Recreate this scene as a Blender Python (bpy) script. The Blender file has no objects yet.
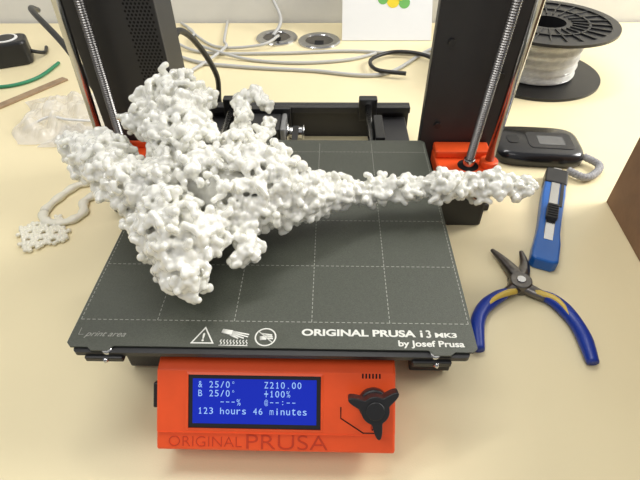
import bpy, bmesh, math, random
import numpy as np
from mathutils import Matrix, Vector
random.seed(7); rng=np.random.default_rng(11)
S=0.001; Z0=0.825          # modelling unit: mm, z=0 is the print surface
SC=bpy.context.scene
def W(p): return (p[0]*S,p[1]*S,p[2]*S+Z0)
# ---------------------------------------------------------------- materials
def mat(name,col,rough=0.5,metal=0.0,noise=0.0,nscale=40,bump=0.0,bscale=200,coat=0,sss=0,emit=None,estr=0,spec=None,trans=0,alpha=1):
    m=bpy.data.materials.new(name); m.use_nodes=True
    nt=m.node_tree; b=nt.nodes['Principled BSDF']
    b.inputs['Base Color'].default_value=(*col,1)
    b.inputs['Roughness'].default_value=rough; b.inputs['Metallic'].default_value=metal
    if spec is not None: b.inputs['Specular IOR Level'].default_value=spec
    if coat: b.inputs['Coat Weight'].default_value=coat; b.inputs['Coat Roughness'].default_value=0.08
    if trans: b.inputs['Transmission Weight'].default_value=trans
    if alpha<1: b.inputs['Alpha'].default_value=alpha
    if sss:
        b.inputs['Subsurface Weight'].default_value=sss
        b.inputs['Subsurface Radius'].default_value=(1,1,0.9); b.inputs['Subsurface Scale'].default_value=0.0025
    if emit: b.inputs['Emission Color'].default_value=(*emit,1); b.inputs['Emission Strength'].default_value=estr
    tc=nt.nodes.new('ShaderNodeTexCoord')
    if noise:
        n=nt.nodes.new('ShaderNodeTexNoise'); n.inputs['Scale'].default_value=nscale; n.inputs['Detail'].default_value=5
        nt.links.new(tc.outputs['Object'],n.inputs['Vector'])
        r=nt.nodes.new('ShaderNodeValToRGB')
        r.color_ramp.elements[0].position=0.3; r.color_ramp.elements[1].position=0.7
        r.color_ramp.elements[0].color=(*[max(0,c*(1-noise)) for c in col],1)
        r.color_ramp.elements[1].color=(*[min(1,c*(1+noise)) for c in col],1)
        nt.links.new(n.outputs['Fac'],r.inputs['Fac']); nt.links.new(r.outputs['Color'],b.inputs['Base Color'])
    if bump:
        n2=nt.nodes.new('ShaderNodeTexNoise'); n2.inputs['Scale'].default_value=bscale; n2.inputs['Detail'].default_value=3
        nt.links.new(tc.outputs['Object'],n2.inputs['Vector'])
        bp=nt.nodes.new('ShaderNodeBump'); bp.inputs['Strength'].default_value=bump; bp.inputs['Distance'].default_value=0.0005
        nt.links.new(n2.outputs['Fac'],bp.inputs['Height']); nt.links.new(bp.outputs['Normal'],b.inputs['Normal'])
    return m
M_table=mat('desk_laminate',(0.86,0.75,0.475),0.38,noise=0.03,nscale=6,bump=0.15,bscale=900)
M_wall=mat('wall_paint',(0.80,0.80,0.78),0.8,noise=0.02,bump=0.2,bscale=300)
M_floor=mat('floor_lino',(0.35,0.34,0.32),0.6,noise=0.15,nscale=12)
M_sheet=mat('pei_powder_coat',(0.070,0.076,0.058),0.38,noise=0.16,nscale=1100,bump=0.7,bscale=2200)
M_print=mat('white_ink',(0.72,0.72,0.66),0.6,noise=0.02)
M_dash=mat('grey_ink',(0.36,0.36,0.32),0.6,noise=0.02)
M_black=mat('black_plastic',(0.012,0.012,0.013),0.4,noise=0.1)
M_frame=mat('black_powder_coat',(0.026,0.025,0.026),0.42,noise=0.1,bump=0.3,bscale=2500)
M_hole=mat('vent_dark',(0.002,0.002,0.002),0.9,noise=0.1)
M_orange=mat('orange_plastic',(0.93,0.10,0.018),0.42,noise=0.04,nscale=60,bump=0.15,bscale=1500)
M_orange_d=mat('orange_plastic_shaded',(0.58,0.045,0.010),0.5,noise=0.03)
M_steel=mat('polished_steel',(0.55,0.55,0.55),0.18,1.0,noise=0.03)
M_screw=mat('lead_screw_steel',(0.30,0.29,0.28),0.32,1.0,noise=0.05)
M_dsteel=mat('tool_steel',(0.16,0.15,0.14),0.32,0.9,noise=0.2,nscale=200)
M_lcd=mat('lcd_blue',(0.0,0.008,0.25),0.2,noise=0.02,emit=(0.003,0.028,0.62),estr=0.45)
M_lcdt=mat('lcd_characters',(0.3,0.5,0.9),0.4,noise=0.02,emit=(0.35,0.6,1.0),estr=0.38)
M_pla=mat('pearl_white_pla',(0.835,0.825,0.755),0.17,noise=0.05,nscale=30,sss=0.6,bump=0.25,bscale=500,coat=1.0)
M_pla2=mat('translucent_pla',(0.94,0.90,0.76),0.28,noise=0.03,sss=0.4,alpha=0.8,coat=0.4)
M_blue=mat('blue_rubber_grip',(0.006,0.035,0.30),0.35,noise=0.05)
M_yel=mat('yellow_grip_inlay',(0.66,0.47,0.08),0.4,noise=0.05)
M_kblue=mat('blue_knife_plastic',(0.01,0.12,0.45),0.3,noise=0.05)
M_grayp=mat('grey_plastic',(0.20,0.20,0.20),0.4,noise=0.05)
M_fil=mat('clear_white_filament',(0.76,0.76,0.73),0.18,noise=0.12,nscale=120,coat=0.8,sss=0.4)
M_card=mat('corrugated_cardboard',(0.24,0.14,0.075),0.8,noise=0.12,nscale=50,bump=0.3,bscale=300)
M_gcab=mat('grey_cable',(0.52,0.52,0.50),0.45,noise=0.03)
M_bcab=mat('black_cable',(0.012,0.012,0.012),0.4,noise=0.05)
M_green=mat('green_cable',(0.03,0.24,0.12),0.45,noise=0.05)
M_paper=mat('paper_white',(0.82,0.82,0.80),0.6,noise=0.01)
M_bag=mat('frosted_bag',(0.92,0.90,0.86),0.2,noise=0.05,alpha=0.5,coat=0.3)
M_ly=mat('logo_yellow',(0.85,0.65,0.02),0.5,noise=0.02); M_lg=mat('logo_green',(0.15,0.45,0.10),0.5,noise=0.02)
# ---------------------------------------------------------------- helpers
def group(name,c=(0,0,0)):
    e=bpy.data.objects.new(name,None); e.empty_display_size=0.02
    SC.collection.objects.link(e); e.location=W(c); return e
def mk(name,V,F,m,parent=None,M=None,smooth=False,bevel=0,seg=2):
    V=[(M@Vector(v)) if M is not None else Vector(v) for v in V]
    me=bpy.data.meshes.new(name); me.from_pydata([W(v) for v in V],[],F); me.update()
    bm=bmesh.new(); bm.from_mesh(me); bmesh.ops.recalc_face_normals(bm,faces=bm.faces); bm.to_mesh(me); bm.free()
    if smooth:
        for p in me.polygons: p.use_smooth=True
    me.materials.append(m)
    o=bpy.data.objects.new(name,me); SC.collection.objects.link(o)
    if parent is not None:
        o.parent=parent; o.location=-parent.location
    if bevel:
        b=o.modifiers.new('bevel','BEVEL'); b.width=bevel*S; b.segments=seg; b.limit_method='ANGLE'; b.angle_limit=math.radians(40)
    return o
def box(name,x0,x1,y0,y1,z0,z1,m,parent=None,bevel=0,M=None,seg=2):
    V=[(x,y,z) for z in (z0,z1) for y in (y0,y1) for x in (x0,x1)]
    F=[(0,2,3,1),(4,5,7,6),(0,1,5,4),(2,6,7,3),(0,4,6,2),(1,3,7,5)]
    return mk(name,V,F,m,parent,M,bevel=bevel,seg=seg)
def prism(name,pts,z0,z1,m,parent=None,bevel=0,M=None,smooth=False):
    n=len(pts); V=[(p[0],p[1],z0) for p in pts]+[(p[0],p[1],z1) for p in pts]
    F=[tuple(range(n-1,-1,-1)),tuple(range(n,2*n))]+[(i,(i+1)%n,n+(i+1)%n,n+i) for i in range(n)]
    return mk(name,V,F,m,parent,M,bevel=bevel,smooth=smooth)
def frame_at(d):
    d=d.normalized(); a=Vector((0,0,1)) if abs(d.z)<0.9 else Vector((1,0,0))
    u=d.cross(a).normalized(); v=d.cross(u).normalized(); return u,v
def sweep(name,P,R,m,parent=None,seg=12,flat=1.0,M=None,cap=True):
    P=[Vector(p) for p in P]; n=len(P); V=[];F=[]
    if not hasattr(R,'__len__'): R=[R]*n
    u=None
    for i in range(n):
        d=(P[min(i+1,n-1)]-P[max(i-1,0)]).normalized()
        if u is None: u,v=frame_at(d)
        else:
            u=(u-d*u.dot(d)).normalized(); v=d.cross(u).normalized()
        for k in range(seg):
            a=2*math.pi*k/seg
            o=u*math.cos(a)*R[i]+v*math.sin(a)*R[i]
            o.z*=flat
            V.append(P[i]+o)
    for i in range(n-1):
        for k in range(seg):
            F.append((i*seg+k,i*seg+(k+1)%seg,(i+1)*seg+(k+1)%seg,(i+1)*seg+k))
    if cap: F.append(tuple(range(seg-1,-1,-1))); F.append(tuple(range((n-1)*seg,n*seg)))
    return mk(name,V,F,m,parent,M,smooth=True)
def spline(pts,n=10,closed=False):
    P=[Vector(p) for p in pts]; out=[]; N=len(P)
    rngi=range(N if closed else N-1)
    for i in rngi:
        if closed: a,b,c,d=P[(i-1)%N],P[i],P[(i+1)%N],P[(i+2)%N]
        else: a,b,c,d=P[max(i-1,0)],P[i],P[i+1],P[min(i+2,N-1)]
        for k in range(n):
            t=k/n
            out.append(0.5*((2*b)+(c-a)*t+(2*a-5*b+4*c-d)*t*t+(3*b-a-3*c+d)*t**3))
    if not closed: out.append(P[-1])
    else: out.append(P[0])
    return out
def lerpR(R,n):
    return list(np.interp(np.linspace(0,1,n),np.linspace(0,1,len(R)),R))
def tube(name,pts,R,m,parent=None,n=10,seg=12,flat=1.0,M=None):
    P=spline(pts,n)
    if hasattr(R,'__len__'): R=lerpR(R,len(P))
    return sweep(name,P,R,m,parent,seg,flat,M)
def cyl(name,p0,p1,r,m,parent=None,seg=32,bevel=0,M=None,r1=None):
    o=sweep(name,[p0,p1],[r,r if r1 is None else r1],m,parent,seg,1.0,M)
    for p in o.data.polygons: p.use_smooth=len(p.vertices)==4
    if bevel:
        b=o.modifiers.new('bevel','BEVEL'); b.width=bevel*S; b.segments=2; b.limit_method='ANGLE'; b.angle_limit=math.radians(50)
    return o
def lathe(name,prof,c,m,parent=None,seg=48,M=None,smooth=True):
    V=[];F=[];n=len(prof)
    for k in range(seg):
        a=2*math.pi*k/seg
        for r,z in prof: V.append((c[0]+r*math.cos(a),c[1]+r*math.sin(a),c[2]+z))
    for k in range(seg):
        for i in range(n):
            j=(i+1)%n; k2=(k+1)%seg
            F.append((k*n+i,k*n+j,k2*n+j,k2*n+i))
    o=mk(name,V,F,m,parent,M)
    return o
def rrect(x0,x1,y0,y1,r,n=6):
    pts=[]
    for cx,cy,a0 in ((x1-r,y1-r,0),(x0+r,y1-r,90),(x0+r,y0+r,180),(x1-r,y0+r,270)):
        for k in range(n+1):
            a=math.radians(a0+90*k/n); pts.append((cx+r*math.cos(a),cy+r*math.sin(a)))
    return pts
def text(name,body,x0,x1,y0,y1,z,m,parent,M=None,bold=0.0,depth=0.06,shear=0):
    c=bpy.data.curves.new(name,'FONT'); c.body=body; c.size=1; c.offset=bold; c.shear=shear
    o=bpy.data.objects.new(name,c); SC.collection.objects.link(o)
    bpy.context.view_layer.update()
    dg=bpy.context.evaluated_depsgraph_get()
    me=bpy.data.meshes.new_from_object(o.evaluated_get(dg))
    V=np.array([v.co[:] for v in me.vertices]); F=[tuple(p.vertices) for p in me.polygons]
    bpy.data.objects.remove(o)
    if len(V)==0: return None
    mn,mx=V.min(0),V.max(0)
    sx=(x1-x0)/max(mx[0]-mn[0],1e-6); sy=(y1-y0)/max(mx[1]-mn[1],1e-6)
    V2=[(x0+(v[0]-mn[0])*sx,y0+(v[1]-mn[1])*sy,z) for v in V]
    ob=mk(name,V2,F,m,parent,M)
    sd=ob.modifiers.new('thick','SOLIDIFY'); sd.thickness=depth*S; sd.offset=0
    return ob
def ico(sub):
    bm=bmesh.new(); bmesh.ops.create_icosphere(bm,subdivisions=sub,radius=1)
    v=np.array([x.co[:] for x in bm.verts]); f=np.array([[y.index for y in x.verts] for x in bm.faces]); bm.free(); return v,f
vs,fs=ico(2); vb,fb=ico(3)
def fused(name,spheres,m,voxel,iters,parent=None):
    AV=[];AF=[];n=0
    for q,r in spheres:
        v,f=(vb,fb) if r>8 else (vs,fs)
        AV.append(v*r+q); AF.append(f+n); n+=len(v)
    AV=np.vstack(AV)*S+np.array([0,0,Z0]); AF=np.vstack(AF)
    me=bpy.data.meshes.new(name); me.from_pydata(AV.tolist(),[],AF.tolist()); me.update()
    me.materials.append(m)
    o=bpy.data.objects.new(name,me); SC.collection.objects.link(o)
    if parent is not None: o.parent=parent; o.location=-parent.location
    rm=o.modifiers.new('fuse','REMESH'); rm.mode='VOXEL'; rm.voxel_size=voxel; rm.use_smooth_shade=True
    sm=o.modifiers.new('melt','SMOOTH'); sm.factor=0.5; sm.iterations=iters
    return o
# ---------------------------------------------------------------- room
box('floor',-2000,2500,-1800,805,-845,-825,M_floor)
box('wall_back',-2000,2500,805,905,-825,1700,M_wall)
g=group('desk',(100,200,-75))
box('desk_top',-1100,1300,-420,800,-103,-75,M_table,g,bevel=3)
for i,(x,y) in enumerate(((-1050,-380),(1250,-380),(-1050,760),(1250,760))):
    box('leg_%d'%i,x-20,x+20,y-20,y+20,-825,-103,M_grayp,g,bevel=2)
# ---------------------------------------------------------------- printer
pr=group('desktop_3d_printer',(0,150,-75))
out=[(-127,2),(-124,-1),(-113,-1),(-110,-3.5),(-100,-3.5),(-97,0),(97,0),(100,-3.5),(110,-3.5),(113,-1),(124,-1),(127,2),(127,238),(124,241),(-124,241),(-127,238)]
prism('spring_steel_sheet',out,-1.2,0,M_sheet,pr)
prism('heated_bed_board',rrect(-122,122,-4,238,3),-5,-1.6,M_black,pr)
prism('bed_carriage',rrect(-100,100,10,225,8),-16,-9,M_frame,pr)
for x in (-101,101):
    cyl('bed_screw',(x,-1.5,-6),(x,-1.5,-0.3),3,M_steel,pr,20)
    box('bed_lug',x-14,x+10,-6,4,-9,-4.5,M_black,pr,1)
    cyl('lug_screw',(x+ (2 if x>0 else -2),-6.6,-6.8),(x,-5,-6.8),1.8,M_steel,pr,16)
V=[];F=[]
def quad(x0,x1,y0,y1,z=0.05):
    n=len(V); V.extend([(x0,y0,z),(x1,y0,z),(x1,y1,z),(x0,y1,z)]); F.append((n,n+1,n+2,n+3))
t=0.25
for x in (-125,-75,-25,25,75,125):
    y=20
    while y<235: quad(x-t,x+t,y,y+2.2); y+=3.6
for y in (20,70,120,170,220):
    x=-125
    while x<125: quad(x,min(x+2.2,125),y-t,y+t); x+=3.6
mk('sheet_grid_print',V,F,M_dash,pr)
text('sheet_title','ORIGINAL PRUSA',19,90.5,9.4,14.6,0.08,M_print,pr,bold=0.035)
box('title_i_stem',93.4,94.8,9.5,13,0.03,0.1,M_print,pr); box('title_i_dot',93.4,94.8,13.5,14.5,0.03,0.1,M_print,pr)
def arc(cx,cy,r,a0,a1,n=10): return [(cx+r*math.cos(math.radians(a0+(a1-a0)*k/n)),cy+r*math.sin(math.radians(a0+(a1-a0)*k/n)),0.08) for k in range(n+1)]
sweep('title_3',arc(98.2,13.2,1.1,150,-90)+arc(98.2,10.8,1.3,90,-150),0.6,M_print,pr,6,0.05)
text('sheet_title_suffix','MK3',102.5,116,9.4,13.0,0.08,M_print,pr,bold=0.035)
text('sheet_subtitle','by Josef Prusa',79,119.5,1.2,7.0,0.08,M_print,pr,bold=0.025)
text('sheet_note','print area',-118,-92,5.5,10.5,0.08,M_dash,pr,shear=0.4)
sweep('sheet_note_arrow',[(-122,13,0.1),(-122,8,0.1),(-119,8,0.1)],0.25,M_dash,pr,6)
def ring(name,cx,cy,r,w,m,sides=40,a0=0):
    V=[];F=[]
    for k in range(sides):
        a=a0+2*math.pi*k/sides
        for rr in (r-w,r): V.append((cx+rr*math.cos(a),cy+rr*math.sin(a),0.08))
    for k in range(sides):
        j=(k+1)%sides; F.append((2*k,2*k+1,2*j+1,2*j))
    return mk(name,V,F,m,pr)
ring('warning_triangle',-42.5,6.8,8.6,1.8,M_print,3,math.pi/2)
text('warning_mark','!',-43.2,-41.8,4.2,10.4,0.08,M_print,pr,bold=0.03)
ring('no_touch_circle',-3.5,8,6.8,0.9,M_print)
sweep('no_touch_bar',[(-8,12,0.1),(1,4,0.1)],0.4,M_print,pr,6)
for i in range(3): sweep('no_touch_finger_%d'%i,[(-6+i*1.2,10.5-i*1.6,0.1),(0.5+i*0.4,9.5-i*1.3,0.1)],0.55,M_print,pr,6,0.05)
sweep('no_touch_hand',[(-7,7,0.1),(-3,7.5,0.1)],1.6,M_print,pr,8,flat=0.05)
for i in range(9):
    sweep('hot_wave_%d'%i,spline([(-31+i*2,2.0,0.1),(-30.4+i*2,3.2,0.1),(-31.4+i*2,4.4,0.1),(-30.8+i*2,5.6,0.1)],4),0.32,M_print,pr,6,flat=0.2)
sweep('hot_base',[(-32,1.4,0.1),(-14,1.4,0.1)],0.35,M_print,pr,6,0.2)
sweep('hot_palm',[(-31.5,12.3,0.1),(-25,10.8,0.1)],[1.5,2.0],M_print,pr,8,flat=0.05)
for i,(dx,dy) in enumerate(((-14,9.6),(-14.5,7.9),(-17,6.8),(-20.5,6.6))):
    sweep('hot_finger_%d'%i,[(-26,12-i*0.9,0.1),(dx,dy,0.1)],[0.7,0.45],M_print,pr,8,0.05)
for x in (-101,112):
    box('y_extrusion',x-15,x+15,30,372,-72,-45,M_frame,pr,1)
    box('extrusion_foot',x-10,x+10,60,90,-75,-72,M_black,pr)
    box('extrusion_foot_rear',x-10,x+10,300,330,-75,-72,M_black,pr)
for x in (-85,80):
    cyl('y_smooth_rod',(x,35,-28),(x,370,-28),4,M_steel,pr,20)
    box('rod_holder',x-11,x+11,362,374,-46,-18,M_black,pr,1.5)
for x in (-85,80):
    for y in (60,180): cyl('linear_bearing',(x,y,-28),(x,y+26,-28),7.8,M_frame,pr,24)
box('y_front_plate',-70,70,18,24,-75,-35,M_frame,pr,1)
box('y_rear_plate',-118,132,374,380,-75,-30,M_frame,pr,1)
box('rear_cross_bar',-118,132,366,374,-38,-30,M_frame,pr,1)
box('y_motor_body',-66,-24,318,358,-75,-33,M_black,pr,3)
box('y_motor_cap',-24,-18,318,358,-75,-33,M_grayp,pr,2)
cyl('y_motor_boss',(-18,338,-48),(-15,338,-48),11,M_steel,pr,24)
cyl('y_pulley',(-15,338,-48),(2,338,-48),7,M_steel,pr,24,1)
cyl('y_pulley_flange',(2,338,-48),(3.5,338,-48),9.5,M_steel,pr,24)
box('y_motor_mount',-70,-14,358,366,-70,-28,M_black,pr,1)
box('drive_belt',-10,-3,30,340,-41.5,-40.2,M_black,pr)
box('belt_holder',-16,12,120,160,-46,-16,M_black,pr,1)
box('belt_idler_mount',84,94,280,330,-60,-20,M_black,pr,1)
for s,x0,x1 in (('l',-192,-113),('r',125,203)):
    box('frame_plate_'+s,x0,x1,254,260,-75,305,M_frame,pr,1)
    box('frame_foot_'+s,x0,x1,225,300,-75,-68,M_black,pr,1)
box('frame_top_bar',-192,203,254,260,262,305.5,M_frame,pr,1)
box('frame_low_bar',-113,125,254,260,-75,-50,M_frame,pr,0)
box('power_supply_case',-190,-118,261,318,-70,190,M_black,pr,3)
box('electronics_case',132,200,261,300,-40,150,M_frame,pr,3)
V=[];F=[]
for i in range(26):
    for j in range(7):
        cx=-139+j*3.4+(1.7 if i%2 else 0); cz=50+i*3.0
        n=len(V)
        for k in range(6):
            a=math.pi/6+k*math.pi/3; V.append((cx+1.15*math.cos(a),253.9,cz+1.15*math.sin(a)))
        F.append(tuple(range(n,n+6)))
mk('vent_grille',V,F,M_hole,pr)
for (x,z) in ((140,10),(140,90),(190,60),(-130,30)):
    cyl('frame_bolt',(x,251.5,z),(x,254,z),3.2,M_black,pr,16)
def leadscrew(name,p0,p1):
    p0,p1=Vector(p0),Vector(p1); L=(p1-p0).length; n=int(L/1.0); P=[];R=[]
    for i in range(n+1):
        P.append(p0.lerp(p1,i/n)); R.append(4.1 if i%2 else 3.3)
    o=sweep(name,P,R,M_screw,pr,14)
    for p in o.data.polygons: p.use_smooth=False
for s,xa,xb,lead,smo,yy in (('r',139,193,(169,178.5),(188,194.5),222),('l',-199,-153,(-172,-165.5),(-192,-183),238)):
    box('z_bracket_'+s,xa,xb,yy-24,253.5,-30,-16,M_orange,pr,2)
    box('z_bracket_back_'+s,xa,xb,yy+12,253.5,-16,-8,M_orange,pr,2)
    cyl('rod_collar_'+s,(smo[0],yy,-16),(smo[0]+.3,yy,-9),8.5,M_orange,pr,24,1)
    cyl('screw_hole_'+s,(lead[0],yy,-16.2),(lead[0],yy,-15.6),10,M_hole,pr,24)
    cyl('coupler_'+s,(lead[0],yy,-30),(lead[0]+.3,yy,-8),5.5,M_steel,pr,24,1)
    box('z_motor_'+s,xa+4,xb-4,yy-22,yy+20,-75,-30.3,M_black,pr,3)
    for bx in (xa+6,xb-6):
        cyl('bracket_screw_'+s,(bx,yy-17,-16.2),(bx,yy-17,-14.6),2.6,M_steel,pr,16)
    dz=lambda z,a: a[0]+(a[1]-a[0])*(z+12)/200
    leadscrew('lead_screw_'+s,(dz(-12,lead),yy,-12),(dz(290,lead),yy,290))
    cyl('smooth_rod_'+s,(dz(-12,smo),yy,-12),(dz(300,smo),yy,300),4,M_steel,pr,24)
# ---- LCD control unit
th=math.radians(43.17)
ML=Matrix(((1,0,0,3.0),(0,math.sin(th),-math.cos(th),-21.6),(0,math.cos(th),math.sin(th),-30.9),(0,0,0,1)))
h=29.3
def xprism(name,prof,x0,x1,m,M,bevel=0):
    n=len(prof); V=[(x0,p[0],p[1]) for p in prof]+[(x1,p[0],p[1]) for p in prof]
    F=[tuple(range(n)),tuple(range(2*n-1,n-1,-1))]+[(i,(i+1)%n,n+(i+1)%n,n+i) for i in range(n)]
    return mk(name,V,F,m,pr,M,bevel=bevel)
body=[(h,-6),(h-8,0),(-h+12,0),(-h+11,-0.8),(-h,-0.8),(-h+1,-16),(-h+14,-24),(h-6,-20)]
xprism('lcd_cover',body,-75,75,M_orange,ML,1.6)
def frame(name,x0,x1,y0,y1,w,z0,z1,m):
    V=[(x0-w,y0-w,z0),(x1+w,y0-w,z0),(x1+w,y1+w,z0),(x0-w,y1+w,z0),(x0,y0,z1),(x1,y0,z1),(x1,y1,z1),(x0,y1,z1)]
    F=[(i,(i+1)%4,4+(i+1)%4,4+i) for i in range(4)]
    return mk(name,V,F,m,pr,ML)
box('lcd_bezel',-54.5,28.5,-14.5,19,0.0,0.35,M_black,pr,0.3,ML)
frame('lcd_window_rim',-54.5,28.5,-14.5,19,1.6,0.05,0.9,M_orange)
box('lcd_panel',-51.8,25.8,-11.5,16.5,0.3,0.6,M_lcd,pr,0,ML)
def lcdline(row,s,col0=0):
    cw=3.45; ch=4.0
    y=11.0-row*5.5
    for i,chh in enumerate(s):
        if chh==' ': continue
        x=-48.3+(col0+i)*cw
        wd={'i':0.9,':':0.7,'.':0.7,'-':2.0,'/':2.2}.get(chh,2.4)
        lo,hi=0,ch
        if chh=='1':
            box('lcd_char_1',x+1.1,x+1.6,y,y+ch,0.62,0.7,M_lcdt,pr,0,ML); box('lcd_char_1b',x+0.6,x+2.1,y,y+0.5,0.62,0.7,M_lcdt,pr,0,ML)
            box('lcd_char_1c',x+0.6,x+1.1,y+ch-1.1,y+ch-0.6,0.62,0.7,M_lcdt,pr,0,ML); continue
        if chh in 'emnuosr': hi=3.0
        if chh=='-': lo,hi=1.9,2.35
        if chh==':': lo,hi=0.8,3.2
        if chh=='.': hi=0.6
        if chh=='*': lo,hi=2.6,4.0; wd=1.2
        text('lcd_char',chh if chh!='*' else 'o',x+(2.6-wd)/2,x+(2.6+wd)/2,y+lo,y+hi,0.68,M_lcdt,pr,ML,bold=0.0,depth=0.02)
lcdline(0,'& 25/0*'); lcdline(0,'Z210.00',12)
lcdline(1,'B 25/0*'); lcdline(1,'+100%',12)
lcdline(2,'---%',4); lcdline(2,'@--:--',12)
lcdline(3,'123 hours 46 minutes')
kc=(61.0,3.5)
cyl('knob_base',(kc[0],kc[1],0),(kc[0],kc[1],7),9.5,M_black,pr,40,1,ML)
pts=[]
for k in range(120):
    a=2*math.pi*k/120
    r=8.4+9.0*max(0,math.cos(3*(a-math.radians(38))))**4
    pts.append((kc[0]+r*math.cos(a),kc[1]+r*math.sin(a)))
prism('knob_grip',pts,7,16,M_black,pr,1.0,ML)
cyl('knob_cap',(kc[0],kc[1],16),(kc[0],kc[1],17.0),5.5,M_black,pr,32,0.6,ML)
sweep('engraved_line',[(41,0,0.05),(41,-7,0.05),(55,-16,0.05),(66,-16,0.05),(66,-8,0.05)],0.4,M_hole,pr,6,1,ML)
for i in range(6): box('buzzer_slot',54+i*2.1,55+i*2.1,18,21,-0.1,0.1,M_hole,pr,0,ML)
cyl('reset_ring',(62,-12.5,0.0),(62,-12.5,0.15),2.4,M_orange_d,pr,20,0,ML)
sweep('reset_cross_1',[(60.5,-14,0.3),(63.5,-11,0.3)],0.3,M_hole,pr,6,1,ML); sweep('reset_cross_2',[(63.5,-14,0.3),(60.5,-11,0.3)],0.3,M_hole,pr,6,1,ML)
text('cover_lettering','ORIGINAL',-67,-21,-26.5,-20.2,-0.7,M_orange_d,pr,ML,bold=-0.02,depth=0.5)
text('cover_lettering_large','PRUSA',-18,33,-27.5,-18.5,-0.7,M_orange_d,pr,ML,bold=-0.012,depth=0.5)
box('cover_step',-74,74,-17.8,-17.2,0,0.25,M_orange,pr,0,ML)
box('card_reader',-78.5,-75,-4,12,-12,-4,M_black,pr,0.8,ML)
for x in (-60,66): box('lcd_support',x-4,x+4,-8,20,-75,-45,M_orange,pr,1)
tube('power_cable',[(-128,316,60),(-124,340,70),(-118,380,40),(-110,410,-10),(-112,410,-50),(-95,390,-70),(-60,410,-70)],3.4,M_bcab,pr,14,10)
tube('wiring_1',[(-480,700,-20),(-430,600,10),(-330,480,0),(-250,380,-30),(-190,310,-40)],4.5,M_bcab,pr,14,10)
tube('wiring_2',[(-420,790,-40),(-330,640,0),(-270,500,0),(-225,400,-20),(-190,310,-10)],3.2,M_bcab,pr,14,10)
# ---------------------------------------------------------------- protein print
caps=[ # (p0,r0,p1,r1)
 ((-84,173,80),22,(-76,140,66),25),((-95,168,76),17,(-104,152,70),14),((-74,165,78),16,(-68,140,68),19),
 ((-76,138,66),25,(-62,104,50),29),
 ((-161,141,56),11,(-138,126,53),18),((-138,126,53),18,(-113,104,50),20),((-113,104,50),20,(-80,90,50),24),((-143,142,58),10,(-120,125,58),14),
 ((-74,84,48),25,(-62,52,44),22),((-82,66,42),16,(-68,54,44),19),((-45,62,42),18,(-56,46,40),17),
 ((-60,48,40),20,(-52,28,26),12),((-64,34,30),11,(-60,40,36),13),
 ((-38,100,42),34,(-8,108,42),27),((-40,126,52),24,(-12,120,46),22),
 ((-8,112,42),27,(16,109,36),21),((16,108,36),20,(38,116,30),14),((-10,90,36),18,(14,96,32),13),
 ((38,117,29),13,(74,126,26),11),((74,127,26),11,(121,131,26),13),((121,131,26),13,(167,132,26),12),((167,132,26),11.5,(187,131,26),8),
 ((-30,140,58),10,(-36,182,70),6),((-36,178,70),6,(-26,190,74),5),((-22,140,54),9,(-12,168,60),6),((-26,190,74),5,(-14,178,68),5),
 ((-22,76,34),14,(-16,56,28),7.5),((-16,56,28),7.5,(-24,50,26),6),((-40,80,36),18,(-20,85,34),16),
 ((-112,150,70),10,(-100,160,74),11),((-60,176,76),8,(-70,160,72),14),
]
def sample(p0,r0,p1,r1,dens):
    p0,p1=np.array(p0,float),np.array(p1,float); L=np.linalg.norm(p1-p0)
    area=2*math.pi*(r0+r1)/2*L+2*math.pi*(r0*r0+r1*r1); n=int(area*dens)
    t=rng.uniform(-0.25,1.25,n).clip(0,1); d=rng.normal(size=(n,3)); d/=np.linalg.norm(d,axis=1)[:,None]
    r=r0+(r1-r0)*t
    return p0+(p1-p0)*t[:,None]+d*r[:,None],d,r
def inside(P,margin):
    res=np.zeros(len(P),bool)
    for p0,r0,p1,r1 in caps:
        a,b=np.array(p0,float),np.array(p1,float); ab=b-a
        t=((P-a)@ab/(ab@ab)).clip(0,1); d=np.linalg.norm(P-(a+ab*t[:,None]),axis=1)
        res|= d<(r0+(r1-r0)*t)-margin
    return res
SPH=[]
for c in caps:
    a,b=np.array(c[0],float),np.array(c[2],float)
    for tt in np.linspace(0,1,max(2,int(np.linalg.norm(b-a)/3))):
        rr=c[1]+(c[3]-c[1])*tt
        SPH.append((a+(b-a)*tt,max(rr*0.70-2.5,1.6)))
    P,d,r=sample(*c,0.050)          # packed under-layer
    ins=inside(P,5.5)
    for p,dd,rr,k in zip(P,d,r,ins):
        if k: continue
        f=min(1,rr/15); SPH.append((p+dd*rng.uniform(-7.0,-4.0)*f,rng.uniform(2.1,3.1)*max(f,0.75)))
    P,d,r=sample(*c,0.0050)         # chunky side lumps
    ins=inside(P,6)
    for p,dd,rr,k in zip(P,d,r,ins):
        if k: continue
        f=min(1,rr/16); SPH.append((p+dd*rng.uniform(-5.0,-1.5)*f,rng.uniform(3.2,4.6)*max(f,0.6)))
    P,d,r=sample(*c,0.0072)         # bead chains wandering over the skin
    ins=inside(P,5)
    ab=b-a; L2=ab@ab
    for p,dd,rr,k in zip(P,d,r,ins):
        if k: continue
        f=min(1,rr/15)
        off=rng.uniform(-5,0.8)*f; v=rng.normal(size=3); q=p+dd*off
        for s_ in range(int(rng.integers(3,7))):
            SPH.append((q.copy(),rng.uniform(2.1,3.0)))
            v=v+rng.normal(size=3)*0.9
            q=q+v/np.linalg.norm(v)*2.7
            tt=min(1,max(0,(q-a)@ab/L2)); ax=a+ab*tt; w_=q-ax; w_/=np.linalg.norm(w_)+1e-9
            off=min(1.8*f,max(-5.5*f,off+rng.uniform(-2.0,2.0)))
            q=ax+w_*(c[1]+(c[3]-c[1])*tt+off)
S2=[]
for q,r in SPH:
    if q[2]-r<0.4: q=np.array([q[0],q[1],r+0.4])
    S2.append((q,r))
fused('printed_protein_model',S2,M_pla,0.0008,3)
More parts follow.
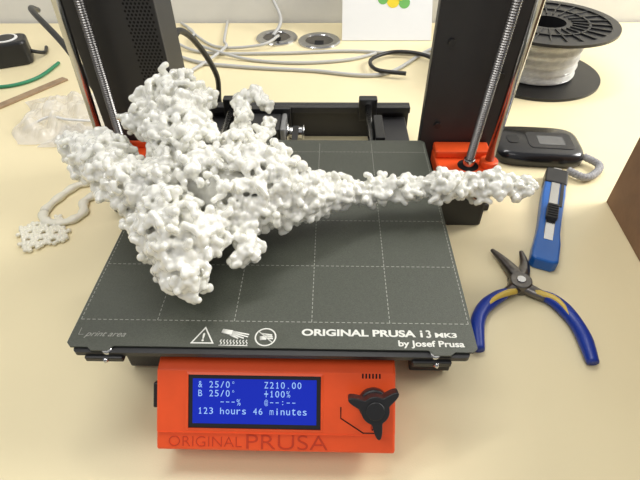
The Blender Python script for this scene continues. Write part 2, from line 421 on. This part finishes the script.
# ---------------------------------------------------------------- pliers
g=group('needle_nose_pliers',(205,110,-75))
zt=-69.5
def jaw(name,pts,w):
    tube(name,pts,w,M_dsteel,g,8,12,0.8)
jaw('jaw_1',[(207,118,zt),(203,130,zt),(197,146,zt),(190,160,zt)],[8,7,4.5,1.8])
jaw('jaw_2',[(201,118,zt),(209,128,zt),(215,140,zt),(217,158,zt)],[8,7,4.5,1.8])
cyl('pivot_joint',(204,117,-75),(204,117,-63.5),9.5,M_dsteel,g,32,1)
cyl('pivot_rivet',(204,117,-63.5),(204,117,-62.6),4,M_steel,g,24,0.4)
jaw('tang_1',[(204,117,zt),(197,111,zt),(187,104,zt)],[8,6,4.5])
jaw('tang_2',[(204,117,zt),(211,110,zt),(222,102,zt)],[8,6,4.5])
lh=[(193,108,zt),(180,101,zt),(166,89,zt),(157,72,zt),(153,48,zt)]
rh=[(217,106,zt),(228,98,zt),(236,82,zt),(239,62,zt),(237,38,zt)]
tube('grip_1',lh,[3.8,5.6,6.2,5.8,6.0,4.6],M_blue,g,10,16,0.9)
tube('grip_2',rh,[3.8,5.6,6.2,5.8,6.0,4.6],M_blue,g,10,16,0.9)
tube('grip_inlay_1',[(197,108,zt+1),(183,101,zt+3.2),(172,93,zt+3.6),(165,83,zt+2.2)],[3.5,2.8,2.2,0.8],M_yel,g,8,12,0.9)
tube('grip_inlay_2',[(213,107,zt+1),(226,99,zt+3.2),(232,88,zt+3.6),(234,74,zt+2.2)],[3.5,2.8,2.2,0.8],M_yel,g,8,12,0.9)
# ---------------------------------------------------------------- utility knife
g=group('utility_knife',(264,215,-75))
ang=math.atan2(284-143,294-235)
MK=Matrix.Translation((231,139,-75))@Matrix.Rotation(ang,4,'Z')
kp=[(0,-8),(3,-12),(30,-12),(45,-10.5),(70,-10.5),(110,-11.5),(148,-10.5),(152,-7),(152,6),(146,11),(100,11.5),(70,10.5),(45,10.5),(20,12),(3,12),(0,8)]
prism('knife_body',kp,0,13,M_kblue,g,2.0,MK)
box('blade_channel',38,150,-4.5,4.5,12.6,13.4,M_dsteel,g,0.2,MK)
box('blade',30,158,-4,4,13.2,13.6,M_steel,g,0,MK)
prism('slider',rrect(60,84,-5.5,5.5,2),13,18,M_black,g,1,MK)
for i in range(5): box('slider_rib_%d'%i,63+i*4,64.5+i*4,-5,5,18,19,M_black,g,0.3,MK)
prism('grip_pad',rrect(86,128,-8.8,-5.4,1.2),12.9,14.0,M_black,g,0.3,MK)
prism('end_cap',rrect(128,156,-11.5,11.5,3),-0.0,14.5,M_black,g,1.5,MK)
# ---------------------------------------------------------------- handheld device
g=group('handheld_electronic_gauge',(292,345,-75))
def ell(cx,cy,a,b,p=2.6,n=48):
    o=[]
    for k in range(n):
        t=2*math.pi*k/n; c,s=math.cos(t),math.sin(t)
        o.append((cx+a*math.copysign(abs(c)**(2/p),c),cy+b*math.copysign(abs(s)**(2/p),s)))
    return o
MD=Matrix.Translation((285,340,-75))@Matrix.Rotation(math.radians(-5),4,'Z')
V=[];F=[];n=64
prof=[(0.94,0),(0.99,2),(1,7),(0.98,12),(0.93,15.5),(0.84,17)]
for sc,z in prof:
    for x,y in ell(0,0,52-40*(1-sc),36-40*(1-sc),4.2,n): V.append((x,y,z))
for i in range(len(prof)-1):
    for k in range(n): F.append((i*n+k,i*n+(k+1)%n,(i+1)*n+(k+1)%n,(i+1)*n+k))
F.append(tuple(range(n))[::-1]); F.append(tuple(range((len(prof)-1)*n,len(prof)*n)))
mk('case',V,F,mat('gloss_black',(0.01,0.01,0.012),0.22,noise=0.1,coat=0.3),g,MD,smooth=True)
prism('display_frame',rrect(-12,40,-19,17,6),16.9,17.8,M_frame,g,0.3,MD)
prism('display',rrect(0,30,-12,8,2),17.7,18.1,mat('display_glass',(0.13,0.13,0.13),0.12,noise=0.05),g,0,MD)
prism('button_1',rrect(-36,-22,-10,8,5),16.6,18.0,M_black,g,0.5,MD)
P=spline([(335,318,-67),(347,302,-68),(338,287,-69),(322,278,-69),(308,292,-69)],10)
tube('braided_lanyard',[tuple(p) for p in P],[4+0.6*(i%2) for i in range(41)],mat('grey_braid',(0.33,0.33,0.34),0.8,noise=0.4,nscale=600),g,2,10)
# ---------------------------------------------------------------- filament spool
SX,SY=352,568
g=group('filament_spool',(SX,SY,-75))
sc_=(SX,SY,-75); H=80
def annulus(name,r0,r1,z0,z1,m,seg=72): return lathe(name,[(r0,z0),(r1,z0),(r1,z1),(r0,z1)],sc_,m,g,seg)
M_sp=mat('spool_black',(0.016,0.016,0.017),0.35,noise=0.1)
annulus('bottom_flange',26,98,0,4,M_sp)
annulus('top_flange_rim',86,98,H-4,H,M_sp)
annulus('top_flange_disc',26,88,H-4,H-2.2,M_sp)
annulus('hub',26,34,2,H-2,M_sp)
for i in range(24):
    a=2*math.pi*i/24
    Mr=Matrix.Translation(sc_)@Matrix.Rotation(a,4,'Z')
    box('flange_rib_%d'%i,34,88,-0.9,0.9,H-2.3,H-0.2,M_sp,g,0,Mr)
annulus('flange_mid_ring',56,59,H-2.3,H-0.2,M_sp)
prof=[(34,5)]
z=5.5; k=0
while z<H-5:
    e=1.2*math.sin(k*0.9); prof+= [(57+e,z),(58.4+e,z+0.9)]; z+=1.8; k+=1
prof.append((34,H-5))
lathe('wound_filament',prof,sc_,M_fil,g,72)
# ---------------------------------------------------------------- cardboard box
g=group('cardboard_box',(470,90,-75))
MB=Matrix.Translation((333,242,-75))@Matrix.Rotation(math.radians(-4),4,'Z')
def wallb(n,x0,x1,y0,y1,z0,z1): box(n,x0,x1,y0,y1,z0,z1,M_card,g,1,MB)
wallb('side_left',0,4,-300,0,0,160); wallb('side_back',4,260,-4,0,0,160); wallb('side_front',4,260,-300,-296,0,160)
wallb('side_right',256,260,-296,-4,0,160); wallb('bottom',4,256,-296,-4,0,4)
wallb('flap_1',2,258,-150.5,0,160,163); wallb('flap_2',2,258,-300,-151.5,160,163)
box('packing_tape',60,200,-165,-135,163,163.3,mat('tape',(0.45,0.30,0.15),0.25,noise=0.05),g,0,MB)
# ---------------------------------------------------------------- small printed scraps
P=spline([(-268,214,-72),(-262,240,-72),(-250,262,-72),(-230,266,-72),(-222,250,-72),(-232,232,-72),(-226,212,-72),(-238,198,-72),(-258,198,-72)],8,True)
sweep('translucent_gasket_loop',P,[5+0.7*math.sin(i*1.1) for i in range(len(P))],M_pla2,None,12,0.7)
cx,cy=-254,181
sp=[]
for i in range(-9,10):
    for j in range(-9,10):
        hx=(i+0.5*(j%2))*4.4; hy=j*3.8
        aa=math.atan2(hy,hx); lim=20+7.5*abs(math.cos(2*aa+0.5))
        if math.hypot(hx,hy)<lim:
            hole=(i%3==0 and j%3==0)
            if hole: continue
            sp.append((np.array([cx+hx+rng.uniform(-.5,.5),cy+hy*0.95+rng.uniform(-.5,.5),-72.5+rng.uniform(-.2,.6)]),rng.uniform(2.3,2.6)))
fused('printed_flower_cutout',sp,M_pla2,0.0006,1)
# ---------------------------------------------------------------- crumpled bag
def blanket(name,c,a,b,hh,m,seed,rot_=0,parent=None):
    r=np.random.default_rng(seed); nx,ny=56,44; V=[];F=[]
    ks=[(r.uniform(-8,8),r.uniform(-8,8),r.uniform(0,6.28)) for _ in range(9)]
    for j in range(ny):
        for i in range(nx):
            u,v=i/(nx-1)*2-1,j/(ny-1)*2-1
            e=max(0,1-abs(u)**3)*max(0,1-abs(v)**3)
            hgt=sum(abs(math.sin(k[0]*u+k[1]*v+k[2])) for k in ks)/9
            x=u*a*(1+0.12*math.sin(4*v+seed)); y=v*b*(1+0.12*math.sin(3*u+seed))
            V.append((x,y,1.2+hh*e*hgt**2))
    for j in range(ny-1):
        for i in range(nx-1): F.append((j*nx+i,j*nx+i+1,(j+1)*nx+i+1,(j+1)*nx+i))
    M=Matrix.Translation((c[0],c[1],-75))@Matrix.Rotation(rot_,4,'Z')
    return mk(name,V,F,m,parent,M)
g=group('crumpled_plastic_bag',(-320,400,-75))
blanket('bag_film',(-330,425),62,62,32,M_bag,3,0.3,g)
blanket('bag_corner',(-290,365),38,28,22,M_bag,5,-0.2,g)
sweep('zip_edge',spline([(-372,380,-70),(-340,395,-60),(-310,385,-58),(-275,395,-66)],8),1.6,M_paper,g,8)
# ---------------------------------------------------------------- cables, plug
gc=group('cable_tangle',(0,620,-75))
def cable(name,pts,r,m): return tube(name,pts,r,m,gc,14,10)
zc=-72
cable('grey_cable',[(-440,795,zc),(-370,780,zc),(-290,690,zc),(-200,610,zc),(-116,585,zc),(0,570,zc),(112,555,zc),(190,640,zc),(235,690,zc)],3,M_gcab)
cable('grey_cable_b',[(-330,795,zc+0),(-262,700,zc+6),(-190,645,zc),(-60,640,zc),(60,650,zc),(150,640,zc),(215,640,zc),(235,690,zc)],2.6,M_gcab)
cable('grey_cable_c',[(-170,795,zc),(-160,700,zc),(-150,650,zc+5),(-190,570,zc),(-230,520,zc),(-200,470,zc)],2.6,M_gcab)
cable('grey_cable_e',[(-430,700,zc),(-400,640,zc),(-360,590,zc),(-300,520,zc+4),(-215,440,zc)],2.4,M_gcab)
cable('grey_cable_f',[(-260,790,zc),(-225,740,zc),(-215,690,zc+2),(-170,640,zc+6),(-100,612,zc),(-20,600,zc),(60,612,zc),(110,640,zc)],2.6,M_gcab)
cable('grey_cable_g',[(-66,708,-68),(-62,690,-62),(-90,660,-66),(-170,670,zc),(-240,760,zc)],2.4,M_gcab)
cable('black_cable',[(150,545,zc+6),(105,560,zc+6),(100,600,zc+6),(140,630,zc+6),(190,615,zc+6),(230,560,zc)],3.2,M_bcab)
cable('grey_riser_cable',[(-72,712,-68),(-60,745,-50),(-85,790,-10),(-100,798,60)],3,M_gcab)
tube('green_cable',[(-640,540,zc),(-540,520,zc),(-470,510,zc),(-430,540,zc),(-420,600,zc)],2.6,M_green,None,14,10)
g=group('power_adapter',(-500,610,-75))
MP=Matrix.Translation((-500,610,-75))@Matrix.Rotation(math.radians(25),4,'Z')
prism('adapter_body',rrect(-30,30,-24,24,12),0,38,M_black,g,4,MP)
cyl('adapter_ring',(0,0,38),(0,0,40),19,M_paper,g,32,0.5,MP)
cyl('adapter_socket',(0,0,40),(0,0,40.6),15,M_black,g,32,0,MP)
tube('adapter_lead',[(28,0,15),(38,2,10),(48,14,4),(50,40,3)],3,M_bcab,g,10,10,1,MP)
box('wooden_ruler',-7,7,-85,85,0,3,mat('old_wood',(0.35,0.24,0.14),0.6,noise=0.2,nscale=90),None,0.5,Matrix.Translation((-430,470,-75))@Matrix.Rotation(math.radians(-32),4,'Z'))
# ---------------------------------------------------------------- cable grommets
for i,(x,y) in enumerate(((-66,716),(12,700))):
    g=group('metal_cable_grommet' if i==0 else 'metal_cable_grommet.001',(x,y,-75))
    lathe('rim',[(24,0),(38,0),(38,2),(36,4),(26,4),(24,2)],(x,y,-75),M_steel,g)
    cyl('cap',(x,y,-75),(x,y,-72.5),24.5,M_dsteel,g,40)
    box('cable_slot',x-8,x+8,y-24,y-2,-72.6,-72.0,M_hole,g)
# ---------------------------------------------------------------- leaflet leaning on wall
g=group('printed_leaflet',(133,750,-75))
ML2=Matrix.Translation((133,704,-74.5))@Matrix.Rotation(math.atan2(140,98),4,'X')
box('sheet',-80,80,0,168,0,1.2,M_paper,g,0,ML2)
def disc(n,x,y,r,m): cyl(n,(x,y,1.2),(x,y,1.6),r,m,g,32,0,ML2)
disc('logo_dot_1',10,66,11,M_ly); disc('logo_dot_2',30,64,10,M_lg); disc('logo_dot_3',-8,70,9,M_lg)
disc('logo_dot_4',22,80,13,M_ly)
# ---------------------------------------------------------------- camera
p=(37.1,-164.7,245.9); yaw,pit,roll=map(math.radians,(1.89,43.17,-0.75))
cy,sy=math.cos(yaw),math.sin(yaw)
fh=Vector((-sy,cy,0)); r=Vector((cy,sy,0)); zz=Vector((0,0,1))
fw=fh*math.cos(pit)-zz*math.sin(pit); up=fh*math.sin(pit)+zz*math.cos(pit)
r2=r*math.cos(roll)+up*math.sin(roll); u2=up*math.cos(roll)-r*math.sin(roll)
cam=bpy.data.cameras.new('camera'); co=bpy.data.objects.new('camera',cam); SC.collection.objects.link(co)
Mc=Matrix((r2,u2,-fw)).transposed().to_4x4(); Mc.translation=Vector(W(p)); co.matrix_world=Mc
cam.sensor_width=36; cam.lens=471.3/640*36; cam.clip_start=0.01; cam.clip_end=50
SC.camera=co
# ---------------------------------------------------------------- light
w=bpy.data.worlds.new('world'); SC.world=w; w.use_nodes=True
bg=w.node_tree.nodes['Background']; bg.inputs['Color'].default_value=(0.97,0.97,1.0,1); bg.inputs['Strength'].default_value=0.36
def area(name,loc,target,size,energy,col,sy_=None):
    l=bpy.data.lights.new(name,'AREA'); l.size=size; l.energy=energy; l.color=col
    if sy_: l.shape='RECTANGLE'; l.size_y=sy_
    o=bpy.data.objects.new(name,l); SC.collection.objects.link(o); o.location=loc
    o.rotation_euler=(Vector(target)-Vector(loc)).to_track_quat('-Z','Y').to_euler()
area('window_light',(1.35,0.6,1.6),(0.1,0.2,0.8),0.7,28,(1.0,0.98,0.94),0.6)
area('sparkle_strip_light',(-0.2,0.55,2.4),(0,0.2,0.8),1.3,11,(1.0,0.98,0.94),0.1)  # added unseen overhead strip, narrow so the glossy print sparkles
area('sparkle_strip_light.001',(-0.4,-0.5,2.4),(0,0.2,0.8),1.3,8,(1.0,0.98,0.94),0.1)  # second added strip, also unseen, for more highlights on the print
SC.view_settings.view_transform='Standard'
SC.view_settings.exposure=0
